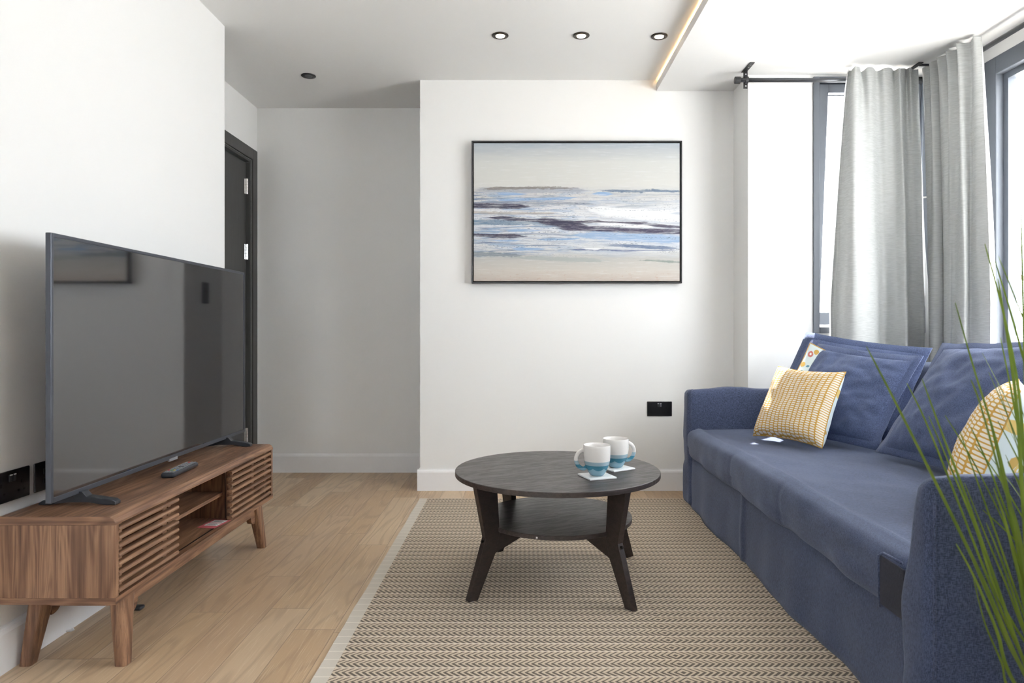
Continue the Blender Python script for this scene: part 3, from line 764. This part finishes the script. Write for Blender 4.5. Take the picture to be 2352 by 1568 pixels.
# ---------------------------------------------------------------- television
tv = thing('television', 'large flat black television standing on the walnut unit', 'television', (-1.29, 2.53, SZ1))
TV0, TV1, TZ0, TZ1, TXF = 1.872, 3.190, .466, 1.205, -1.277
bz = .011
fr = MB().box(TXF-.016, TXF, TV0, TV0+bz, TZ0, TZ1).box(TXF-.016, TXF, TV1-bz, TV1, TZ0, TZ1).box(TXF-.016, TXF, TV0+bz, TV1-bz, TZ0, TZ0+bz*1.3).box(TXF-.016, TXF, TV0+bz, TV1-bz, TZ1-bz, TZ1)
fr.build('bezel', M_bezel, tv, bevel=.0015)
B(TXF-.014, TXF-.002, TV0+bz, TV1-bz, TZ0+bz*1.3, TZ1-bz).build('screen', M_scr, tv)
MB().rbox((TXF-.060, TV0+.12, TZ0+.03), (TXF-.014, TV1-.12, TZ1-.25), .02, .2).build('rear_housing', M_plast, tv, smooth=True)
B(TXF-.004, TXF+.002, 2.50, 2.56, TZ0-.006, TZ0+.004).build('logo_tab', plain('grey_tab', (.25, .26, .28), .4), tv, bevel=.0005)
for yc, sg in ((2.005, -1), (3.0, 1)):
    ft = MB()
    x0, x1 = -1.395, -1.172
    top = []
    pts = [(x0, .0, .006), (x0+.012, 0, .014), (-1.305, 0, .026), (-1.290, 0, .040), (-1.268, 0, .040), (-1.255, 0, .026), (x1-.01, 0, .016), (x1, 0, .010), (x1, 0, 0.0005), (x1-.03, 0, .0005), (-1.25, 0, .008), (-1.31, 0, .008), (x0+.03, 0, .0005), (x0, 0, .0005)]
    ft.prism([(a, yc-.014+.0*sg, SZ1+c) for a, b, c in pts], (0, .028, 0))
    ft.build('foot', M_plast, tv, bevel=.002)
# remote
Rr = Matrix.Rotation(math.radians(3), 3, 'Z'); rc = Vector((-1.212, 2.452, SZ1))
rm = thing('remote_control', 'black television remote control lying on the walnut unit', 'remote control', tuple(rc))
def place(mb):
    for i, v in enumerate(mb.v): mb.v[i] = rc+Rr @ v
    return mb
place(MB().rbox((-.023, -.103, .0005), (.023, .103, .019), .008, .03)).build('body', M_plast, rm, smooth=True)
cols = {(0, 0): (.7, .05, .06), (1, 11): (.1, .5, .15), (2, 2): (.75, .6, .1), (0, 2): (.7, .08, .1), (3, 2): (.1, .2, .6)}
mats = {}
for j in range(12):
    for i in range(4):
        cc = None
        if j == 11 and i == 1: cc = 'red'; col_ = (.75, .10, .10)
        elif j == 2: cc = ('red', 'green', 'yellow', 'blue')[i]; col_ = ((.6, .06, .08), (.08, .35, .12), (.7, .55, .08), (.1, .2, .5))[i]
        else: cc = 'grey'; col_ = (.30, .31, .33)
        if cc not in mats: mats[cc] = plain('button_'+cc, col_, .5)
        x = -.0145+i*.0097; y = -.088+j*.0158
        if j == 6 and i in (1, 2): continue
        place(B(x-.0032, x+.0032, y-.0045, y+.0045, .0185, .0205)).build('button', mats[cc], rm, bevel=.0008)

# ---------------------------------------------------------------- sofa
sf = thing('sofa', 'long blue fabric sofa with loose cover beneath the windows', 'sofa', (1.38, 2.6, .0065))
def wrinkle(p, n, a=.004, f=7, seed=0):
    w = noise.noise(Vector((p.x*f, p.y*f*.6, p.z*f+seed)))*a + noise.noise(Vector((p.x*f*3+9, p.y*f*2, p.z*f*3+seed)))*a*.35
    return p+n*w
def seat_fn(p, n):
    q = wrinkle(p, n, .006, 5, 2)
    if n.z > .5:
        q.z += -.006*math.cos((p.y-1.6)*3.1)*0.6 + .004*noise.noise(Vector((p.x*2.2+p.y*3.5, p.y*1.2, 4)))
    if n.z > .3: q.z += .0095*math.exp(-((p.x-.925-.012*noise.noise(Vector((p.y*2, 0, 0))))/.013)**2)
    for ys in (2.30, 2.86):
        g = math.exp(-((p.y-ys-(p.x-.87)*.06)/.007)**2)
        if n.x < -.2 and p.x < .95: q.x += .0045*g
    if p.x < .93 and p.z < .33: q.x += .006*math.sin(p.y*9+1)+.004*math.sin(p.y*23)
    return q
MB().rbox((.865, 1.550, .272), (1.86, 3.60, .425), .042, .013, seat_fn).build('seat', M_sofa, sf, smooth=True)
pn = MB()
def box_corner(a, b):
    return Vector((.862, 1.600+.062*a, .278+.128*b)), (a, b)
MB().rbox((.8615, 1.545, .284), (.8665, 1.650, .400), .0025, .02).build('corner_flap', fabric('dark_seam_fabric', (.014, .015, .025), (.035, .037, .055), .05), sf, smooth=True)
# seam cord
MB().tube([(.8625, 1.652, .275), (.860, 1.652, .398), (.866, 1.640, .407), (.866, 1.60, .409), (.868, 1.565, .409)], .0035, 8).build('seam_cord', M_sofa, sf, smooth=True)
def skirt(a, b):
    y = 1.553+(3.625-1.553)*a; z = .009+.29*b
    w = .012*math.sin(y*7.1+.8)*(1-b*.6)+.010*noise.noise(Vector((y*2.5+z*6, z*5-y, 7)))+.006*noise.noise(Vector((y*6, z*3, 1)))*2*(1-.5*b)
    w -= .012*math.exp(-((y-2.78)/.02)**2)*(1-b*.3)
    fl = .010*(1-b)
    if b == 0: z += .0
    return Vector((.902-fl+w*.8, y, z)), (a, b)
sk = MB().grid(skirt, 160, 14)
sk.build('front_skirt', M_sofa, sf, smooth=True, solid=.004)
MB().box(.93, 1.86, 1.56, 3.60, .02, .27).build('base', M_sofa, sf)
def arm_fn(seed, yi, yo, kk):
    def f(p, n):
        q = wrinkle(p, n, .007, 6, seed)
        k = max(0, min(1, (p.z-.30)/.33)); q.y = yo+(q.y-yo)*(1-kk*k**1.3)
        if p.z < .22 and (abs(n.y) > .4 or n.x < -.4):
            q.x += .006*math.sin(p.y*40+p.z*8)*(1 if n.x < -.3 else 0)
            q.y += .006*math.sin(p.x*28+seed)*n.y
        if p.x < 1.35 and p.z > .5 and n.z > .3: q.z += .004*math.sin(p.x*17+seed)
        q.z = max(q.z, .0085)
        return q
    return f
MB().rbox((.853, 1.440, .009), (2.03, 1.556, .628), .028, .025, arm_fn(3, 1.556, 1.440, .70)).build('armrest', M_sofa, sf, smooth=True)
MB().rbox((.880, 3.602, .009), (2.03, 3.722, .628), .030, .025, arm_fn(8, 3.602, 3.722, .25)).build('armrest', M_sofa, sf, smooth=True)
MB().rbox((1.85, 1.595, .15), (2.03, 3.597, .785), .06, .035, lambda p, n: wrinkle(p, n, .008, 5, 6)).build('backrest', M_sofa, sf, smooth=True)
# seams on the arm fronts
for (yy0, seed) in ((1.478, 3), (3.612, 8)):
    pass
MB().tube([(.866, 1.438, z/100) for z in range(2, 60, 2)]+[(.870, 1.446, .612), (.878, 1.456, .625)], .003, 8).build('seam_cord', M_sofa, sf, smooth=True)
MB().tube([(.893, 3.600, z/100) for z in range(43, 60, 2)]+[(.897, 3.607, .612), (.905, 3.62, .627)], .003, 8).build('seam_cord', M_sofa, sf, smooth=True)

# ---------------------------------------------------------------- cushions
def cushion(name, label, bl, br, tr, tl, bulge, mat, matb=None, flange=0., group=None, seed=0, wr=.006, pinch=.05, uvs=.42, shape=.55):
    bl, br, tr, tl = map(Vector, (bl, br, tr, tl)); c = (bl+br+tr+tl)/4
    nrm = (br-bl).cross(tl-bl).normalized()
    base = (bl+br)/2
    t = thing(name, label, 'cushion', tuple(base), group)
    def pos(s, q, side):
        # pull the edge middles inwards
        s2 = .5+(s-.5)*(1-pinch*(1-abs(2*q-1)**2)); q2 = .5+(q-.5)*(1-pinch*(1-abs(2*s-1)**2))
        p = (bl*(1-s2)+br*s2)*(1-q2)+(tl*(1-s2)+tr*s2)*q2
        e = max(0, (1-abs(2*s-1)**2.6))*max(0, (1-abs(2*q-1)**2.6))
        h = bulge*e**shape*(1-.25*(q-.3))
        w = wr*noise.noise(Vector((s*5+seed, q*5, side)))+wr*.6*noise.noise(Vector((s*13+seed, q*9, side+3)))+wr*.35*noise.noise(Vector((s*9+q*14+seed, q*22, side+9)))
        w *= min(1, e*4)
        return p+nrm*side*(h+w)
    n = 36
    def surf(side):
        return lambda a, b: (pos(a, b, side), (a*uvs, b*uvs))
    if matb is None:
        mb = MB().grid(surf(1), n, n).grid(surf(-1), n, n, True)
        mb.build('cover', mat, t, smooth=True)
    else:
        MB().grid(surf(1), n, n).build('front_panel', mat, t, smooth=True)
        MB().grid(surf(-1), n, n, True).build('back_panel', matb, t, smooth=True, label='floral printed back')
        loop = [pos(a, 0, 0) for a in [i/n for i in range(n+1)]]+[pos(1, a/n, 0) for a in range(1, n+1)]+[pos(1-a/n, 1, 0) for a in range(1, n+1)]+[pos(0, 1-a/n, 0) for a in range(1, n+1)]
        MB().tube(loop, .0022, 6, caps=False).build('piping', plain('mustard_piping', (.60, .36, .08), .8), t, smooth=True)
    if flange:
        mb = MB(); ring = []
        pts = [(i/n, 0) for i in range(n)]+[(1, i/n) for i in range(n)]+[(1-i/n, 1) for i in range(n)]+[(0, 1-i/n) for i in range(n)]
        L = len(pts); vs = []
        for k, (a, b) in enumerate(pts):
            p = pos(a, b, 0)
            dirx = (2*a-1); diry = (2*b-1)
            ex = (br-bl).normalized(); ey = (tl-bl).normalized()
            ox = 1 if a == 1 else -1 if a == 0 else 0; oy = 1 if b == 1 else -1 if b == 0 else 0
            w = .007*noise.noise(Vector((a*6+seed, b*6, 5)))
            off = (ex*ox+ey*oy)*flange
            vs += [p-off*.25+nrm*.0035, p+off+nrm*(.002+w), p+off+nrm*(-.002+w), p-off*.25-nrm*.0035]
        # keep it above the seat
        vs = [Vector((v.x, v.y, max(v.z, .4335))) if v.x < 1.62 else v for v in vs]
        fs = []
        for k in range(L):
            k2 = (k+1) % L
            for j in range(3): fs.append((k*4+j, k2*4+j, k2*4+j+1, k*4+j+1))
        mb.add(vs, fs).build('flange', mat, t, smooth=True)
    return t
G = 'blue back cushions on the sofa'
cushion('throw_pillow', 'blue cushion at the back corner of the sofa, hindmost, against the window curtain', (1.27, 3.565, .468), (1.66, 3.05, .468), P(2120, 811, 3.12), P(1858, 774, 3.565), .048, M_pil, flange=.028, group=G, seed=1, wr=.009)
cushion('throw_pillow', 'blue cushion leaning right behind the yellow patterned square cushion', (1.240, 3.36, .466), (1.475, 2.87, .466), P(2100, 829, 2.97), P(1884, 800, 3.42), .060, M_pil, flange=.028, group=G, seed=4, wr=.012)
cushion('throw_pillow', 'blue cushion standing upright at the right, behind the grass and rounded yellow cushion', (1.455, 2.76, .468), (1.50, 2.17, .468), (1.80, 2.22, .895), P(2168, 800, 2.85), .080, M_pil, flange=.028, group=G, seed=9, wr=.012)
cushion('throw_pillow', 'floral white and blue cushion squeezed between the two left blue cushions', P(1800, 905, 3.44), P(1925, 905, 3.18), P(1985, 840, 3.18), P(1861, 787, 3.475), .010, M_flor, M_flor, seed=12, wr=.002)
cushion('throw_pillow', 'yellow and white patterned square cushion on the far half of the sofa', P(1730, 1000, 3.25), P(1888, 1029, 2.865), P(1943, 854, 2.97), P(1788, 841, 3.35), .066, M_oval, M_flor, seed=15, wr=.005, pinch=.085, shape=.36)
cushion('throw_pillow', 'rounded yellow patterned cushion by the near armrest behind the grass', (1.37, 2.09, .46), (1.15, 1.78, .46), (1.345, 1.85, .775), (1.565, 2.16, .785), .085, M_oval2, M_flor, seed=20, wr=.004, pinch=.03, shape=.45)

# ---------------------------------------------------------------- curtains, rods
YR, ZRD = 3.69, 2.278; XR = 2.21
r1 = thing('curtain_rod', 'dark curtain rod running in front of the narrow tilted window', 'curtain rod', (1.66, YR, ZRD))
MB().tube([(1.165, YR, ZRD), (2.135, YR, ZRD)], .0115, 20).build('rod', M_rod, r1, smooth=True)
for x0, x1 in ((1.150, 1.180), (2.125, 2.155)):
    MB().tube([(x0, YR, ZRD), (x1, YR, ZRD)], .0185, 24).build('end_cap', M_black, r1, bevel=.003)
for xb in (1.213, 2.095):
    bk = MB().box(xb-.013, xb+.013, 3.595, 3.735, ZS-.004, ZS).box(xb-.011, xb+.011, 3.702, 3.708, ZRD-.040, ZS)
    bk.tube([(xb-.008, YR, ZRD), (xb+.008, YR, ZRD)], .019, 20)
    bko = bk.build('bracket', M_black, r1, bevel=.001)
    for zz in (ZRD+.035, ZRD-.028): MB().tube([(xb, 3.7025, zz), (xb, 3.699, zz)], .004, 10).build('screw', M_chrome, bko)
    for yy in (3.62, 3.655): MB().tube([(xb, yy, ZS-.003), (xb, yy, ZS-.006)], .004, 10).build('screw', M_chrome, bko)
r2 = thing('curtain_rod', 'dark curtain rod running along the large right hand window', 'curtain rod', (XR, 1.9, ZRD))
MB().tube([(XR, 3.68, ZRD), (XR, .25, ZRD)], .0115, 20).build('rod', M_rod, r2, smooth=True)
for y0, y1 in ((3.66, 3.70), (.22, .26)):
    MB().tube([(XR, y0, ZRD), (XR, y1, ZRD)], .0185, 24).build('end_cap', M_black, r2, bevel=.003)
for yb in (3.63, .5):
    MB().box(2.112, 2.245, yb-.013, yb+.013, ZS-.004, ZS).box(XR-.020, XR-.016, yb-.01, yb+.01, ZRD-.02, ZS).tube([(XR, yb-.008, ZRD), (XR, yb+.008, ZRD)], .019, 20).build('bracket', M_black, r2, bevel=.001)

def catmull(pts, t):
    n = len(pts)-1; x = t*n; i = min(int(x), n-1); f = x-i
    p = lambda k: Vector(pts[max(0, min(n, k))])
    a, b, c, d_ = p(i-1), p(i), p(i+1), p(i+2)
    return .5*((2*b)+(c-a)*f+(2*a-5*b+4*c-d_)*f*f+(3*b-a-3*c+d_)*f**3)
def curtain(label, top, bot, z0, z1, loc, nrm, seed, ends):
    t = thing('curtain', label, 'curtain', loc)
    top = [(a, b, 0) for a, b in top]; bot = [(a, b, 0) for a, b in bot]; lbot = bot[:-2]+[(a, b, 0) for a, b in ends]
    def f(off, bot):
        def g(a, b):
            q = 1-b; k = min(1, (q/.75))**.8
            A = catmull(top, a); B_ = catmull(bot, a); p = A*(1-k)+B_*k
            z = z1+(z0-z1)*q
            hdr = .010*math.exp(-(q/.03)**2)
            if q < .06: p = p+Vector(nrm)*.006*math.sin(a*70+seed)*(1-q/.06)
            zz = z+(.006*math.sin(a*31+seed) if b == 1 else 0)
            p = p+Vector((noise.noise(Vector((a*9, q*2.5, seed))), noise.noise(Vector((a*9, q*2.5, seed+7))), 0))*.007*min(1, q*3)
            if off:
                e = .004; a0, a1 = max(0, a-e), min(1, a+e)
                t1 = (catmull(top, a1)*(1-k)+catmull(bot, a1)*k)-(catmull(top, a0)*(1-k)+catmull(bot, a0)*k)
                pr = Vector((t1.y, -t1.x, 0))
                if pr.length > 1e-6: p = p+pr.normalized()*off
            return Vector((p.x, p.y, zz)), (a, b)
        return g
    MB().grid(f(0, bot), 150, 50).build('fabric', M_cur, t, smooth=True)
    # lining behind: same run, a little looser
    ln = f(-.010, lbot)
    MB().grid(ln, 150, 50, True).build('lining', M_lin, t, smooth=True)
    return t
def PX(px, D): return ((px-VX)/F*D, D)
tA = [(1948, 3.655), (1954, 3.655), (1960, 3.62), (1972, 3.615), (1980, 3.655), (1996, 3.62), (2014, 3.65), (2034, 3.62), (2052, 3.655), (2066, 3.61), (2080, 3.655), (2090, 3.61), (2108, 3.655)]
bA = [(1908, 3.735), (1918, 3.735), (1942, 3.62), (1965, 3.57), (1992, 3.57), (2014, 3.62), (2024, 3.69), (2037, 3.70), (2060, 3.64), (2084, 3.59), (2089, 3.70), (2112, 3.745), (2124, 3.735)]
curtain('grey linen curtain gathered in front of the narrow tilted window', [PX(*q) for q in tA], [PX(*q) for q in bA], .66, 2.318, (1.95, YR, ZRD), (0, -1, 0), 1, [PX(2120, 3.755), PX(2133, 3.735)])
tB = [(2.185, 3.67), (2.15, 3.64), (2.188, 3.60), (2.14, 3.56), (2.188, 3.53), (2.135, 3.48), (2.188, 3.45), (2.13, 3.40), (2.188, 3.37), (2.13, 3.32), (2.18, 3.29), (2.16, 3.25), (2.185, 3.23)]
tB = [(a-.022, b) for a, b in tB]
bB = [(2142, 3.72), (2134, 3.69), (2134, 3.62), (2146, 3.57), (2166, 3.56), (2172, 3.61), (2167, 3.48), (2180, 3.42), (2193, 3.40), (2200, 3.32), (2216, 3.27), (2228, 3.30), (2252, 3.23), (2275, 3.17)]
bB = [PX(*q) for q in bB]
curtain('grey linen curtain hanging at the corner end of the large right window', tB, bB, .66, 2.322, (XR, 3.48, ZRD), (-1, 0, 0), 5, [PX(2264, 3.24), PX(2284, 3.17)])

# ---------------------------------------------------------------- grass plant
gx, gy = .955, 1.16
gz = .0065
gp = thing('potted_grass', 'tall green grass plant with thin blades in front of the near armrest', 'plant', (gx, gy, gz))
MB().lathe([(.075, gz+.0005), (.085, gz+.01), (.105, .20), (.110, .215), (.108, .22), (.100, .218), (.096, .20), (.0005, .195)], gx, gy, 40).build('pot', M_pot, gp, smooth=True)
gb = MB(); rg_ = random.Random(11)
def blade(pts, w0, sd):
    pts = [Vector(p) for p in pts]; N_ = 26
    side = None; vs = []; fs = []
    for k in range(N_+1):
        t = k/N_; p = catmull(pts, t); p2 = catmull(pts, min(1, t+.02)); p1 = catmull(pts, max(0, t-.02))
        tg = (p2-p1).normalized(); view = Vector((math.cos(sd), math.sin(sd), .1))
        sv = tg.cross(view).normalized()
        w = w0*(1-t)**.6*(.55+.45*min(1, t*4))+.0006
        up = sv.cross(tg).normalized()
        vs += [p-sv*w, p+up*w*.35, p+sv*w]
    for k in range(N_):
        for j in range(2): a = k*3+j; fs.append((a, a+1, a+4, a+3))
    gb.add(vs, fs)
base = lambda: Vector((gx+rg_.uniform(-.05, .05), gy+rg_.uniform(-.05, .05), .20))
named = [  # (tip), mids... as pixels from tip to root, with depth
    ([(1990, 795), (2060, 930), (2160, 1130), (2262, 1340), (2352, 1545)], 1.04, .0036),
    ([(2083, 880), (2125, 965), (2190, 1125), (2270, 1330), (2345, 1500)], 1.10, .0022),
    ([(2118, 870), (2160, 985), (2215, 1130), (2275, 1300), (2352, 1520)], 1.06, .0028),
    ([(2133, 955), (2180, 1065), (2240, 1210), (2320, 1420)], 1.14, .0018),
    ([(2194, 695), (2235, 840), (2290, 1020), (2330, 1200), (2375, 1440)], 1.12, .0026),
    ([(2230, 872), (2252, 930), (2300, 1100), (2352, 1290)], 1.00, .0026),
    ([(2292, 640), (2318, 800), (2338, 960), (2350, 1150), (2380, 1400)], 1.03, .0034),
    ([(2262, 560), (2305, 720), (2340, 900), (2362, 1150)], 1.10, .0022),
    ([(2196, 1248), (2240, 1330), (2290, 1450), (2330, 1568)], 1.02, .0026),
    ([(2236, 1330), (2262, 1430), (2300, 1520), (2330, 1600)], 1.10, .0022),
    ([(2265, 1200), (2305, 1300), (2345, 1420), (2390, 1560)], 1.08, .0026),
    ([(2282, 1120), (2310, 1200), (2340, 1320), (2375, 1450)], 1.05, .0030),
    ([(2215, 1108), (2260, 1220), (2310, 1340), (2375, 1500)], 1.12, .0022),
    ([(2150, 1110), (2210, 1230), (2275, 1380), (2345, 1530)], 1.15, .0020),
    ([(2205, 990), (2250, 1120), (2300, 1260), (2370, 1460)], 1.16, .0022),
    ([(2270, 950), (2300, 1080), (2335, 1250), (2380, 1450)], 1.18, .0026),
    ([(2345, 470), (2350, 700), (2358, 950), (2375, 1300)], 1.08, .0026),
]
for px, D, w in named:
    pts = [P(a, b, D+.01*k) for k, (a, b) in enumerate(px)][::-1]
    b0 = base(); blade([b0]+pts, w, rg_.uniform(1.2, 1.9))
for k in range(75):
    b0 = base(); a = rg_.uniform(0, 2*math.pi); r = rg_.uniform(.05, .42); hh = rg_.uniform(.45, 1.0)
    if math.cos(a) < -.3: r *= .55
    tip = Vector((gx+r*math.cos(a), gy+r*.6*math.sin(a), .2+hh*(1-r*.5)))
    mid = b0.lerp(tip, .5)+Vector((-.12*r*math.cos(a), -.1*r*math.sin(a), .06))
    blade([b0, b0.lerp(mid, .5)+Vector((0, 0, .02)), mid, mid.lerp(tip, .55)+Vector((0, 0, .015)), tip], rg_.uniform(.0016, .0034), rg_.uniform(1, 2.2))
gb.build('grass_blades', M_leaf, gp, smooth=True)

for o in bpy.data.objects:
    if '_o' in o.keys(): del o['_o']
